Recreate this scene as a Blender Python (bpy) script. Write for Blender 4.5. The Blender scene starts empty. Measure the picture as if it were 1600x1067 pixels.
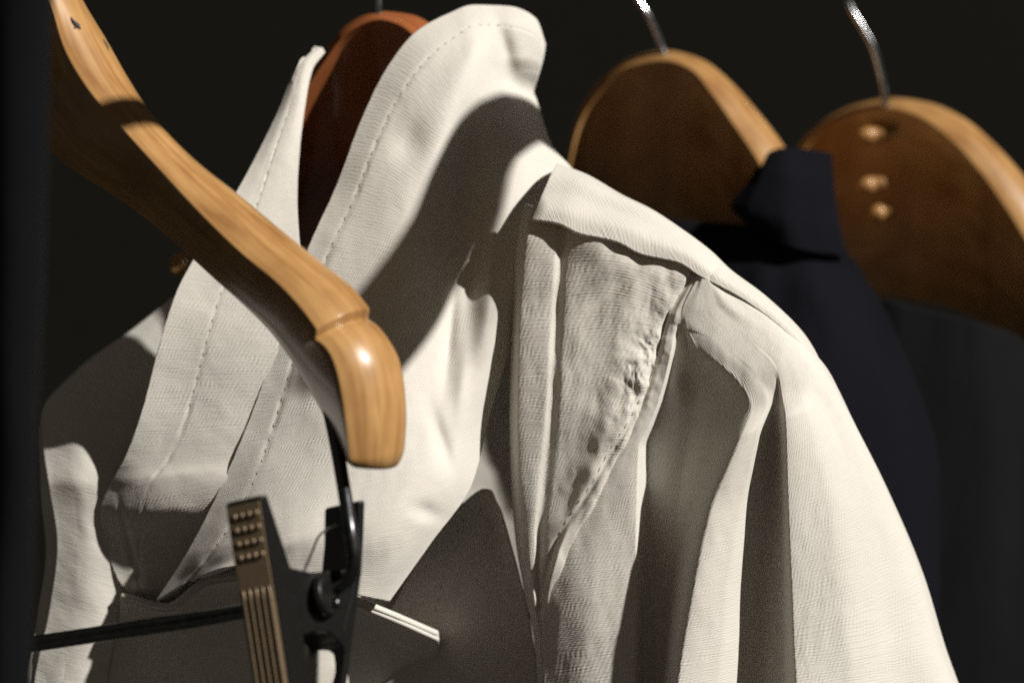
import bpy, bmesh, math, random
import numpy as np
from mathutils import Vector

# ------------------------------------------------------------------ camera, world, sun, exposure
scene = bpy.context.scene
col = scene.collection
D0, W0, CAMZ = 1.0, 0.5, 1.4          # metres to the jacket, picture width there, eye height
SUN = Vector((0.68, -0.48, 0.56)).normalized()   # direction towards the sun (x right, -y towards camera, z up)

cam_data = bpy.data.cameras.new('camera')
cam = bpy.data.objects.new('camera', cam_data); col.objects.link(cam)
cam.location = (0, -D0, CAMZ); cam.rotation_euler = (math.radians(90), 0, 0)
cam_data.sensor_width = 36; cam_data.lens = 36 * D0 / W0
cam_data.clip_start = 0.05; cam_data.clip_end = 60
cam_data.dof.use_dof = True; cam_data.dof.focus_distance = D0 - 0.075; cam_data.dof.aperture_fstop = 5.0
scene.camera = cam

world = bpy.data.worlds.new('World'); scene.world = world; world.use_nodes = True
bg = world.node_tree.nodes['Background']
bg.inputs[0].default_value = (1.0, 0.90, 0.74, 1); bg.inputs[1].default_value = 0.05

sun_d = bpy.data.lights.new('sun', 'SUN'); sun_d.energy = 5.0; sun_d.angle = math.radians(0.9)
sun_d.color = (1.0, 0.96, 0.90)
sun = bpy.data.objects.new('sun', sun_d); col.objects.link(sun)
sun.rotation_euler = (-SUN).to_track_quat('-Z', 'Y').to_euler(); sun.location = (2, -2, 3)

scene.view_settings.view_transform = 'Standard'; scene.view_settings.look = 'None'
scene.view_settings.exposure = 0.12; scene.view_settings.gamma = 1
scene.view_settings.use_curve_mapping = False
scene.render.engine = 'CYCLES'
scene.cycles.max_bounces = 8; scene.cycles.diffuse_bounces = 3; scene.cycles.use_denoising = False

# ------------------------------------------------------------------ helpers
def V(px, py, z):
    """photo pixel + centimetres in front of the jacket plane -> world point"""
    d = D0 - z / 100.0
    s = W0 / 1600.0 * d / D0
    return np.array([(px - 800) * s, -z / 100.0, CAMZ - (py - 533.5) * s])

def VA(P):
    P = np.asarray(P, float)
    d = D0 - P[..., 2] / 100.0
    s = W0 / 1600.0 * d / D0
    return np.stack([(P[..., 0] - 800) * s, -P[..., 2] / 100.0, CAMZ - (P[..., 1] - 533.5) * s], -1)

def pchip(x, y, xn):
    """monotone cubic through rows y (n,k) at knots x (n)"""
    x = np.asarray(x, float); y = np.asarray(y, float)
    h = np.diff(x); sh = (-1,) + (1,) * (y.ndim - 1)
    d = np.diff(y, axis=0) / h.reshape(sh)
    m = np.zeros_like(y)
    if len(x) > 2:
        w1 = (2 * h[1:] + h[:-1]).reshape(sh); w2 = (h[1:] + 2 * h[:-1]).reshape(sh)
        a, b = d[:-1], d[1:]
        ok = a * b > 0
        with np.errstate(divide='ignore', invalid='ignore'):
            hm = (w1 + w2) / (w1 / a + w2 / b)
        m[1:-1] = np.where(ok, hm, 0)
    m[0] = d[0]; m[-1] = d[-1]
    i = np.clip(np.searchsorted(x, xn, side='right') - 1, 0, len(x) - 2)
    t = ((xn - x[i]) / h[i]).reshape(sh); hh = h[i].reshape(sh)
    return ((2*t**3 - 3*t**2 + 1) * y[i] + (t**3 - 2*t**2 + t) * hh * m[i]
            + (-2*t**3 + 3*t**2) * y[i+1] + (t**3 - t**2) * hh * m[i+1])

def crom(P, n):
    """smooth curve through points, n samples evenly spaced"""
    P = np.asarray(P, float)
    k = np.concatenate([[0], np.cumsum(np.maximum(np.linalg.norm(np.diff(P[:, :2], axis=0), axis=1), 1e-6))])
    Q = pchip(k, P, np.linspace(0, k[-1], n * 6)) if len(P) > 2 else P[0] + (P[-1]-P[0]) * np.linspace(0, 1, n*6)[:, None]
    q = np.concatenate([[0], np.cumsum(np.linalg.norm(np.diff(Q[:, :2], axis=0), axis=1))])
    s = np.linspace(0, q[-1], n)
    return np.stack([np.interp(s, q, Q[:, j]) for j in range(Q.shape[1])], 1)

_rng = np.random.RandomState(7)
_tab = _rng.rand(256, 256) * 2 - 1
def vnoise(x, y, seed=0):
    x = x + seed * 17.13; y = y + seed * 9.71
    xi = np.floor(x).astype(int); yi = np.floor(y).astype(int)
    fx = x - xi; fy = y - yi
    fx = fx*fx*fx*(fx*(fx*6-15)+10); fy = fy*fy*fy*(fy*(fy*6-15)+10)
    g = lambda a, b: _tab[a % 256, b % 256]
    return ((g(xi, yi)*(1-fx) + g(xi+1, yi)*fx)*(1-fy) + (g(xi, yi+1)*(1-fx) + g(xi+1, yi+1)*fx)*fy)

def dist_poly(X, Y, poly):
    """distance in pixels to a polyline and position along it"""
    best = np.full(X.shape, 1e9); pos = np.zeros(X.shape); acc = 0; side = np.zeros(X.shape)
    for (x0, y0), (x1, y1) in zip(poly[:-1], poly[1:]):
        L = math.hypot(x1-x0, y1-y0)
        t = np.clip(((X-x0)*(x1-x0) + (Y-y0)*(y1-y0)) / (L*L), 0, 1)
        d = np.hypot(X - x0 - t*(x1-x0), Y - y0 - t*(y1-y0))
        s = np.sign((X-x0)*(y1-y0) - (Y-y0)*(x1-x0))
        u = d < best
        best = np.where(u, d, best); pos = np.where(u, acc + t*L, pos); side = np.where(u, s, side)
        acc += L
    return best, pos, side

def mesh_obj(name, verts, faces, mat, parent=None, smooth=True, uvs=None):
    me = bpy.data.meshes.new(name)
    me.from_pydata([tuple(map(float, v)) for v in verts], [], [tuple(map(int, f)) for f in faces])
    me.validate(); me.update()
    if smooth: me.polygons.foreach_set('use_smooth', [True] * len(me.polygons))
    if uvs is not None:
        uv = me.uv_layers.new(name='UVMap')
        li = np.zeros(len(me.loops), int); me.loops.foreach_get('vertex_index', li)
        uv.data.foreach_set('uv', np.asarray(uvs, np.float32)[li].ravel())
    me.materials.append(mat)
    o = bpy.data.objects.new(name, me); col.objects.link(o)
    if parent is not None:
        o.parent = parent
        o.matrix_parent_inverse = parent.matrix_world.inverted() if parent.type != 'EMPTY' else \
            __import__('mathutils').Matrix.Translation(-parent.location)
    return o

def thing(name, label, cat, loc, group=None):
    o = bpy.data.objects.new(name, None); col.objects.link(o)
    o.location = [float(c) for c in loc]; o.empty_display_size = 0.02
    o['label'] = label; o['category'] = cat
    if group: o['group'] = group
    return o

def tag(o, label, cat, group=None):
    o['label'] = label; o['category'] = cat
    if group: o['group'] = group

class Patch:
    """a cloth panel lofted through matched rows of (px, py, z) points"""
    def __init__(self, rows, nu=150, nv=150, disp=None, uvrot=0.0, udisp=None):
        R = np.asarray(rows, float)                       # nrow, ncol, 3
        du = np.linalg.norm(np.diff(R[..., :2], axis=1), axis=2).mean(0)
        ku = np.concatenate([[0], np.cumsum(np.maximum(du, 1))])
        dv = np.linalg.norm(np.diff(R[..., :2], axis=0), axis=2).mean(1)
        kv = np.concatenate([[0], np.cumsum(np.maximum(dv, 1))])
        G = pchip(ku, R.transpose(1, 0, 2), np.linspace(0, ku[-1], nu)).transpose(1, 0, 2)
        G = pchip(kv, G, np.linspace(0, kv[-1], nv))      # nv, nu, 3
        if disp is not None: G[..., 2] += disp(G[..., 0], G[..., 1])
        if udisp is not None:
            U_, V_ = np.meshgrid(np.linspace(0, 1, nu), np.linspace(0, 1, nv)); G[..., 2] += udisp(U_, V_)
        self.pix = G
        self.P = VA(G); self.nu, self.nv = nu, nv
        a = np.concatenate([[0], np.cumsum(np.linalg.norm(np.diff(self.P, axis=1), axis=2).mean(0))])
        b = np.concatenate([[0], np.cumsum(np.linalg.norm(np.diff(self.P, axis=0), axis=2).mean(1))])
        A, B = np.meshgrid(a, b)
        c, s = math.cos(uvrot), math.sin(uvrot)
        self.uv = np.stack([A*c - B*s, A*s + B*c], -1)
    def at(self, u, v):
        fu = u * (self.nu - 1); fv = v * (self.nv - 1)
        i = int(min(max(fu, 0), self.nu - 2)); j = int(min(max(fv, 0), self.nv - 2)); a = fu - i; b = fv - j
        P = self.P
        p = (P[j, i]*(1-a) + P[j, i+1]*a)*(1-b) + (P[j+1, i]*(1-a) + P[j+1, i+1]*a)*b
        n = np.cross(P[j, i+1] - P[j, i], P[j+1, i] - P[j, i]); n /= np.linalg.norm(n) + 1e-12
        if n[1] > 0: n = -n
        return p, n
    def build(self, name, mat, parent, thick=0.0016):
        nu, nv = self.nu, self.nv
        idx = np.arange(nu*nv).reshape(nv, nu)
        f = np.stack([idx[:-1, :-1], idx[1:, :-1], idx[1:, 1:], idx[:-1, 1:]], -1).reshape(-1, 4)
        n = np.cross(self.P[:-1, 1:] - self.P[:-1, :-1], self.P[1:, :-1] - self.P[:-1, :-1])
        if np.median(n[..., 1]) < 0: f = f[:, ::-1]
        # from_pydata order decides the normal; make it face the camera side
        a = self.P.reshape(-1, 3)
        q = np.cross(a[f[:, 1]] - a[f[:, 0]], a[f[:, 2]] - a[f[:, 0]])
        if np.median(q[:, 1]) > 0: f = f[:, ::-1]
        o = mesh_obj(name, a, f, mat, parent, uvs=self.uv.reshape(-1, 2))
        if thick:
            m = o.modifiers.new('cloth_thickness', 'SOLIDIFY'); m.thickness = thick; m.offset = -1
        return o

def tube(name, pts, r, mat, parent, n=80, k=14, flat=1.0, raw=False):
    """round bar through (px,py,z) points (or world points when raw)"""
    P = np.asarray(pts, float)
    W = P if raw else VA(P)
    kk = np.concatenate([[0], np.cumsum(np.linalg.norm(np.diff(W, axis=0), axis=1))])
    # smooth: Catmull-Rom like via pchip then box smoothing
    Q = pchip(kk, W, np.linspace(0, kk[-1], n))
    for _ in range(4): Q[1:-1] = (Q[:-2] + 2*Q[1:-1] + Q[2:]) / 4
    T = np.gradient(Q, axis=0); T /= np.linalg.norm(T, axis=1)[:, None]
    up = np.array([0.1, -1.0, 0.15]); verts = []
    rr = np.full(n, r) if np.isscalar(r) else np.interp(np.linspace(0, 1, n), np.linspace(0, 1, len(r)), r)
    for i in range(n):
        a = np.cross(T[i], up); a /= np.linalg.norm(a); b = np.cross(a, T[i])
        for j in range(k):
            th = 2*math.pi*j/k
            verts.append(Q[i] + rr[i]*(math.cos(th)*a + flat*math.sin(th)*b))
    faces = []
    for i in range(n-1):
        for j in range(k):
            faces.append((i*k+j, i*k+(j+1) % k, (i+1)*k+(j+1) % k, (i+1)*k+j))
    faces.append(tuple(range(k))[::-1]); faces.append(tuple((n-1)*k + j for j in range(k)))
    return mesh_obj(name, verts, faces, mat, parent)

def hanger_body(name, A, B, C, mat, parent, n=220, thick_back=1.0, bulge=0.22, groove=None, bevel=0.0025, round_end=0.0):
    """wooden arm: A = rear top edge, B = front top edge, C = front lower edge, (px,py,z) each"""
    A, B, C = (np.asarray(X, float) for X in (A, B, C))
    ck = np.linalg.norm(np.diff(A[:, :2], axis=0), axis=1) + np.linalg.norm(np.diff(B[:, :2], axis=0), axis=1)
    ck = np.concatenate([[0], np.cumsum(ck)]); ck /= ck[-1]
    tt = np.linspace(0, 1, n)
    def curve(X):
        Q = pchip(ck, X, tt)
        for _ in range(int(n*.06)): Q[1:-1] = (Q[:-2] + 2*Q[1:-1] + Q[2:]) / 4
        return VA(Q)
    a, b, c = curve(A), curve(B), curve(C)
    verts = []; uvs = []
    T = np.gradient((a + b) / 2, axis=0); T /= np.linalg.norm(T, axis=1)[:, None]
    L = np.concatenate([[0], np.cumsum(np.linalg.norm(np.diff((a+b)/2, axis=0), axis=1))])
    for i in range(n):
        top = a[i] - b[i]; nt = np.cross(T[i], top); nt /= np.linalg.norm(nt) + 1e-9
        if nt @ np.array([.6, -.45, .5]) < 0: nt = -nt
        wdt = np.linalg.norm(top)
        fr = c[i] - b[i]; nf = np.cross(T[i], fr); nf /= np.linalg.norm(nf) + 1e-9
        if nf[1] > 0: nf = -nf
        dlt = np.zeros(3)
        if groove is not None: dlt = -nt * groove(i / (n-1))
        ring = []
        m = 9
        for q in range(m):                                  # rounded top face
            t = q / (m-1)
            ring.append(a[i]*(1-t) + b[i]*t + nt*bulge*wdt*4*t*(1-t)*0.5 + dlt)
        for q in range(1, 7):                               # front face
            t = q / 6
            w = max(0, 1 - t*3)
            ring.append(b[i]*(1-t) + c[i]*t + nf*0.02*np.linalg.norm(fr)*4*t*(1-t) + dlt*w)
        back = (a[i] - b[i]) * thick_back
        ring.append(c[i] + back*0.5 - nf*0.002); ring.append(c[i] + back)
        ring.append((c[i] + back)*0.5 + a[i]*0.5)
        e = L[-1] - L[i]
        if round_end and e < round_end:
            f = 1 - (1 - math.sqrt(max(0, 1 - (1 - e/round_end)**2))) * .30
            cen = sum(ring) / len(ring); ring = [cen + (p - cen)*f for p in ring]
        for q, p in enumerate(ring): verts.append(p); uvs.append((q * 0.004, L[i]))
    k = len(ring); faces = []
    for i in range(n-1):
        for j in range(k):
            faces.append((i*k+j, i*k+(j+1) % k, (i+1)*k+(j+1) % k, (i+1)*k+j))
    faces.append(tuple(range(k))[::-1]); faces.append(tuple((n-1)*k + j for j in range(k)))
    o = mesh_obj(name, verts, faces, mat, parent, uvs=uvs)
    bm = bmesh.new(); bm.from_mesh(o.data); bmesh.ops.recalc_face_normals(bm, faces=bm.faces); bm.to_mesh(o.data); bm.free()
    if bevel:
        m = o.modifiers.new('worn_edges', 'BEVEL'); m.width = bevel; m.segments = 3; m.limit_method = 'ANGLE'; m.angle_limit = math.radians(38)
        m.use_clamp_overlap = True
    return o

# ------------------------------------------------------------------ materials
def new_mat(name):
    m = bpy.data.materials.new(name); m.use_nodes = True
    nt = m.node_tree; return m, nt, nt.nodes['Principled BSDF'], nt.nodes.new, nt.links.new

def cloth_mat(name, base, period=0.00125, bump=0.5, dark=0.86, rough=0.95, sheen=0.25):
    m, nt, p, N, L = new_mat(name)
    p.inputs['Roughness'].default_value = rough
    p.inputs['Specular IOR Level'].default_value = 0.12
    p.inputs['Sheen Weight'].default_value = sheen
    p.inputs['Sheen Roughness'].default_value = 0.6
    uv = N('ShaderNodeUVMap'); uv.uv_map = 'UVMap'
    nz = N('ShaderNodeTexNoise'); nz.inputs['Scale'].default_value = 60; nz.inputs['Detail'].default_value = 3
    L(uv.outputs[0], nz.inputs['Vector'])
    mx = N('ShaderNodeVectorMath'); mx.operation = 'SCALE'; mx.inputs['Scale'].default_value = 0.005
    sb = N('ShaderNodeVectorMath'); sb.operation = 'SUBTRACT'; sb.inputs[1].default_value = (.5, .5, .5)
    L(nz.outputs['Color'], sb.inputs[0]); L(sb.outputs[0], mx.inputs[0])
    ad = N('ShaderNodeVectorMath'); ad.operation = 'ADD'; L(uv.outputs[0], ad.inputs[0]); L(mx.outputs[0], ad.inputs[1])
    sx = N('ShaderNodeSeparateXYZ'); L(ad.outputs[0], sx.inputs[0])
    def sine(src, per, phase=None):
        a = N('ShaderNodeMath'); a.operation = 'MULTIPLY'; a.inputs[1].default_value = 2*math.pi/per; L(src, a.inputs[0])
        if phase is not None:
            b = N('ShaderNodeMath'); b.operation = 'ADD'; L(a.outputs[0], b.inputs[0]); L(phase, b.inputs[1]); a = b
        s = N('ShaderNodeMath'); s.operation = 'SINE'; L(a.outputs[0], s.inputs[0]); return s.outputs[0]
    rows = sine(sx.outputs['Y'], period)
    ph = N('ShaderNodeMath'); ph.operation = 'MULTIPLY'; ph.inputs[1].default_value = math.pi/period; L(sx.outputs['Y'], ph.inputs[0])
    cols = sine(sx.outputs['X'], period*1.15, ph.outputs[0])
    fine = N('ShaderNodeTexNoise'); fine.inputs['Scale'].default_value = 900; fine.inputs['Detail'].default_value = 4
    L(uv.outputs[0], fine.inputs['Vector'])
    slub = N('ShaderNodeTexNoise'); slub.inputs['Scale'].default_value = 1.0; slub.inputs['Detail'].default_value = 3
    mp = N('ShaderNodeMapping'); mp.inputs['Scale'].default_value = (90, 800, 1); L(uv.outputs[0], mp.inputs['Vector']); L(mp.outputs[0], slub.inputs['Vector'])
    def mul(a, f):
        n = N('ShaderNodeMath'); n.operation = 'MULTIPLY'; L(a, n.inputs[0]); n.inputs[1].default_value = f; return n.outputs[0]
    def add(a, b):
        n = N('ShaderNodeMath'); n.operation = 'ADD'; L(a, n.inputs[0]); L(b, n.inputs[1]); return n.outputs[0]
    patch = N('ShaderNodeTexNoise'); patch.inputs['Scale'].default_value = 230; patch.inputs['Detail'].default_value = 2
    L(uv.outputs[0], patch.inputs['Vector'])
    amp = N('ShaderNodeMapRange'); amp.inputs['From Min'].default_value = .35; amp.inputs['From Max'].default_value = .65
    amp.inputs['To Min'].default_value = .15; amp.inputs['To Max'].default_value = 1.25; L(patch.outputs[0], amp.inputs['Value'])
    wv = add(mul(rows, .42), mul(cols, .52))
    wm = N('ShaderNodeMath'); wm.operation = 'MULTIPLY'; L(wv, wm.inputs[0]); L(amp.outputs[0], wm.inputs[1])
    h = add(add(wm.outputs[0], mul(fine.outputs[0], 1.3)), mul(slub.outputs[0], 2.2))
    bp = N('ShaderNodeBump'); bp.inputs['Strength'].default_value = bump; bp.inputs['Distance'].default_value = 0.00032
    L(h, bp.inputs['Height']); L(bp.outputs[0], p.inputs['Normal'])
    # slight yarn and wear colour
    tone = N('ShaderNodeTexNoise'); tone.inputs['Scale'].default_value = 14; tone.inputs['Detail'].default_value = 5
    L(uv.outputs[0], tone.inputs['Vector'])
    mixf = add(mul(tone.outputs[0], .7), mul(slub.outputs[0], .35))
    r = N('ShaderNodeMix'); r.data_type = 'RGBA'
    r.inputs['A'].default_value = (base[0]*dark, base[1]*dark*.98, base[2]*dark*.95, 1)
    r.inputs['B'].default_value = (*base, 1)
    cl = N('ShaderNodeMapRange'); cl.inputs['From Min'].default_value = .3; cl.inputs['From Max'].default_value = .72; L(mixf, cl.inputs['Value'])
    L(cl.outputs[0], r.inputs['Factor']); L(r.outputs['Result'], p.inputs['Base Color'])
    return m

def wood_mat(name, c1, c2, rough=0.32, coat=0.35):
    m, nt, p, N, L = new_mat(name)
    uv = N('ShaderNodeUVMap'); uv.uv_map = 'UVMap'
    mp = N('ShaderNodeMapping'); mp.inputs['Scale'].default_value = (260, 22, 1); L(uv.outputs[0], mp.inputs['Vector'])
    g = N('ShaderNodeTexNoise'); g.inputs['Scale'].default_value = 1; g.inputs['Detail'].default_value = 6; g.inputs['Distortion'].default_value = 0.8
    L(mp.outputs[0], g.inputs['Vector'])
    mp2 = N('ShaderNodeMapping'); mp2.inputs['Scale'].default_value = (30, 26, 1); L(uv.outputs[0], mp2.inputs['Vector'])
    b = N('ShaderNodeTexNoise'); b.inputs['Scale'].default_value = 1; b.inputs['Detail'].default_value = 4; L(mp2.outputs[0], b.inputs['Vector'])
    ad = N('ShaderNodeMath'); ad.operation = 'ADD'; L(g.outputs[0], ad.inputs[0]); L(b.outputs[0], ad.inputs[1])
    mr = N('ShaderNodeMapRange'); mr.inputs['From Min'].default_value = .72; mr.inputs['From Max'].default_value = 1.3; L(ad.outputs[0], mr.inputs['Value'])
    r = N('ShaderNodeMix'); r.data_type = 'RGBA'; r.inputs['A'].default_value = (*c1, 1); r.inputs['B'].default_value = (*c2, 1)
    L(mr.outputs[0], r.inputs['Factor']); L(r.outputs['Result'], p.inputs['Base Color'])
    p.inputs['Roughness'].default_value = rough; p.inputs['Coat Weight'].default_value = coat; p.inputs['Coat Roughness'].default_value = 0.12
    p.inputs['Specular IOR Level'].default_value = 0.35
    bp = N('ShaderNodeBump'); bp.inputs['Strength'].default_value = .12; bp.inputs['Distance'].default_value = .0004
    L(g.outputs[0], bp.inputs['Height']); L(bp.outputs[0], p.inputs['Normal'])
    return m

def plain_mat(name, c, rough=0.5, metal=0.0, spec=0.5, bump=0.0, scale=300):
    m, nt, p, N, L = new_mat(name)
    p.inputs['Metallic'].default_value = metal; p.inputs['Specular IOR Level'].default_value = spec
    n = N('ShaderNodeTexNoise'); n.inputs['Scale'].default_value = scale; n.inputs['Detail'].default_value = 4
    tc = N('ShaderNodeTexCoord'); L(tc.outputs['Object'], n.inputs['Vector'])
    r = N('ShaderNodeMix'); r.data_type = 'RGBA'; r.inputs['A'].default_value = (*[x*.7 for x in c], 1); r.inputs['B'].default_value = (*[x*1.25 for x in c], 1)
    L(n.outputs[0], r.inputs['Factor']); L(r.outputs['Result'], p.inputs['Base Color'])
    mr = N('ShaderNodeMapRange'); mr.inputs['To Min'].default_value = max(rough-.1, .02); mr.inputs['To Max'].default_value = rough+.1
    L(n.outputs[0], mr.inputs['Value']); L(mr.outputs[0], p.inputs['Roughness'])
    if bump:
        bp = N('ShaderNodeBump'); bp.inputs['Strength'].default_value = bump; bp.inputs['Distance'].default_value = .0005
        L(n.outputs[0], bp.inputs['Height']); L(bp.outputs[0], p.inputs['Normal'])
    return m

M_COTTON = cloth_mat('cream_cotton', (0.66, 0.632, 0.58), bump=0.33, dark=.93, period=.00135)
M_SHADE_THREAD = plain_mat('dimple_shade_thread', (0.33, 0.295, 0.24), .9, spec=.1)  # thread colour darkened for the shade in the stitch dimples
M_NAVY = cloth_mat('navy_cloth', (0.0045, 0.0048, 0.008), bump=0.4, sheen=0.0)
M_COAT = cloth_mat('dark_coat_cloth', (0.0032, 0.0033, 0.0042), bump=0.4, sheen=0.0)
M_BLACK = cloth_mat('black_cloth', (0.0065, 0.0065, 0.0075), bump=0.4, sheen=0.0)
M_WOOD = wood_mat('oak_varnish', (0.27, 0.125, 0.040), (0.52, 0.30, 0.115))
M_WOOD_RED = wood_mat('red_brown_varnish', (0.24, 0.07, 0.022), (0.38, 0.13, 0.045), .25)
M_CHROME = plain_mat('chrome', (0.62, 0.63, 0.66), .16, 1.0)
M_ROD = plain_mat('dark_steel', (0.10, 0.105, 0.11), .32, 1.0)
M_CLIP = plain_mat('black_enamel', (0.007, 0.0065, 0.006), .38, 0.0, .35, bump=.1, scale=900)
M_FACE_SHEEN = plain_mat('face_sheen_bronze', (0.24, 0.175, 0.11), .45, .4, bump=.2, scale=700)  # lighter brown stands for the sheen on the clip's front face
M_WALL = plain_mat('black_wall', (0.006, 0.0058, 0.0045), .95, spec=.1, bump=.2, scale=40)

# ------------------------------------------------------------------ setting
wl = mesh_obj('wall', [(-3, 1.3, -1), (3, 1.3, -1), (3, 1.3, 4), (-3, 1.3, 4), (-3, 1.38, -1), (3, 1.38, -1), (3, 1.38, 4), (-3, 1.38, 4)],
              [(0, 1, 2, 3), (5, 4, 7, 6), (0, 4, 5, 1), (3, 2, 6, 7), (0, 3, 7, 4), (1, 5, 6, 2)], M_WALL, smooth=False)
wl['kind'] = 'structure'

# ------------------------------------------------------------------ the cream jacket
jacket = thing('jacket', 'cream white cotton jacket with turned up collar and puckered shoulder seam on a wooden hanger', 'jacket', V(760, 1100, 0))

def wrinkle(big=.10, mid=.04, small=.012, seed=0, sx=1.0, sy=1.0, ang=0.0, s=95):
    c, q = math.cos(ang), math.sin(ang)
    def f(X, Y):
        a = (X*c + Y*q) / sx; b = (-X*q + Y*c) / sy
        return (big*vnoise(a/s, b/s, seed) + mid*vnoise(a/(s*.4), b/(s*.4), seed+3) + small*vnoise(a/(s*.16), b/(s*.16), seed+5))
    return f

def gauss(X, Y, x, y, sx, sy, a=0.0):
    c, q = math.cos(a), math.sin(a)
    u = (X-x)*c + (Y-y)*q; v = -(X-x)*q + (Y-y)*c
    return np.exp(-(u/sx)**2 - (v/sy)**2)

def stitches(parent, patch, path, step=0.0062, ln=0.0026, r=0.00062, mat=None, sink=0.0003):
    """short thread dashes following (u,v) points on a panel"""
    P = [patch.at(u, v) for u, v in path]
    pos = np.array([p for p, n in P]); nor = np.array([n for p, n in P])
    s = np.concatenate([[0], np.cumsum(np.linalg.norm(np.diff(pos, axis=0), axis=1))])
    verts, faces = [], []
    rnd = random.Random(3)
    t = 0.003
    while t + ln < s[-1]:
        l = ln * rnd.uniform(.75, 1.2)
        e = [np.array([np.interp(t + l*f, s, pos[:, j]) for j in range(3)]) for f in (0, .5, 1)]
        n = np.array([np.interp(t + l/2, s, nor[:, j]) for j in range(3)]); n /= np.linalg.norm(n)
        d = e[2] - e[0]; d /= np.linalg.norm(d) + 1e-12; w = np.cross(d, n)
        base = len(verts)
        for q, (c, rr) in enumerate(zip(e, (.45, 1, .45))):
            for k in range(6):
                th = 2*math.pi*k/6
                verts.append(c + n*(-sink) + r*rr*(math.cos(th)*w + math.sin(th)*n))
        for q in range(2):
            for k in range(6):
                faces.append((base+q*6+k, base+q*6+(k+1) % 6, base+q*6+6+(k+1) % 6, base+q*6+6+k))
        faces.append(tuple(base+k for k in range(6))[::-1]); faces.append(tuple(base+12+k for k in range(6)))
        t += step * rnd.uniform(.85, 1.15)
    o = mesh_obj('stitching', verts, faces, mat or M_SHADE_THREAD, parent)
    o['kind'] = 'stuff'
    return o

# right hand collar leaf (big, standing, falls to the front)
rowsCR = [
 [(853, 70,-5.4),(851, 84,-5.2),(848, 98,-5.2),(843,115,-5.4),(838,130,-5.8),(833,146,-6.2)],
 [(838, 30,-5.0),(832, 58,-4.4),(826, 88,-4.3),(824,112,-4.8),(828,132,-5.6),(836,150,-6.2)],
 [(795, 10,-4.6),(790, 45,-3.6),(783, 88,-3.3),(793,122,-4.2),(815,142,-5.2),(840,160,-6.0)],
 [(742,  8,-4.0),(745, 42,-2.8),(752, 92,-1.6),(775,138,-2.4),(808,165,-4.0),(849,190,-5.4)],
 [(700, 22,-3.4),(712, 60,-2.0),(730,120,-0.6),(762,185,-1.6),(808,210,-2.6),(863,228,-4.6)],
 [(650, 50,-2.6),(672, 92,-1.2),(702,175, 0.2),(748,238,-1.4),(800,255,-1.2),(898,272,-3.6)],
 [(605,105,-1.8),(632,145,-0.5),(678,235, 0.8),(742,285,-0.9),(788,300,-0.1),(880,300,-1.6)],
 [(565,185,-0.9),(596,220, 0.2),(655,305, 1.4),(738,345,-0.3),(775,350, 0.6),(856,325, 0.1)],
 [(525,290, 0.0),(562,318, 1.0),(632,380, 2.2),(732,420, 0.4),(772,415, 1.2),(834,352, 1.3)],
 [(480,390, 1.0),(524,412, 1.9),(612,460, 2.9),(725,500, 1.4),(765,490, 2.0),(818,430, 1.6)],
 [(440,510, 2.0),(486,528, 2.8),(592,560, 3.6),(705,590, 2.6),(745,580, 2.4),(800,530, 1.4)],
 [(395,640, 2.7),(444,650, 3.4),(560,660, 4.4),(670,670, 3.9),(715,665, 3.1),(765,650, 1.4)],
 [(342,765, 3.2),(396,765, 4.1),(525,760, 5.1),(630,755, 4.9),(685,752, 4.2),(738,755, 2.2)],
 [(292,862, 3.0),(345,848, 4.2),(470,840, 5.6),(570,850, 5.5),(630,855, 4.8),(672,850, 3.4)],
 [(243,938, 2.2),(300,905, 3.4),(370,884, 5.0),(470,905, 5.2),(560,930, 5.0),(608,940, 4.0)],
]
def dispCR(X, Y):
    z = wrinkle(.10, .035, .010, 1, 1.0, 1.4, .5)(X, Y)
    z += -.55*gauss(X, Y, 787, 75, 14, 46, -.25)                 # dent below the collar tail
    z += -.35*gauss(X, Y, 640, 225, 26, 34, .4)
    z += -.35*gauss(X, Y, 702, 520, 10, 70, .1) + .2*gauss(X, Y, 722, 600, 12, 80, .05)
    z += -.30*gauss(X, Y, 690, 690, 12, 50, -.3) - .25*gauss(X, Y, 668, 800, 24, 14, .3)
    return z
CRU = lambda v: .115 + .02*np.sin(v*9)
CR = Patch(rowsCR, 260, 330, dispCR, .35, lambda u, v: -.035*np.exp(-((u-CRU(v))/.012)**2)*(1 + .8*vnoise(v*70, u*0+2)) + .012*vnoise(v*45, u*6, 3)*np.exp(-((u-CRU(v))/.06)**2))
crO = CR.build('collar_leaf', M_COTTON, jacket, .0022)
stitches(crO, CR, [(float(CRU(v)), v) for v in np.linspace(.04, .93, 120)])

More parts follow.
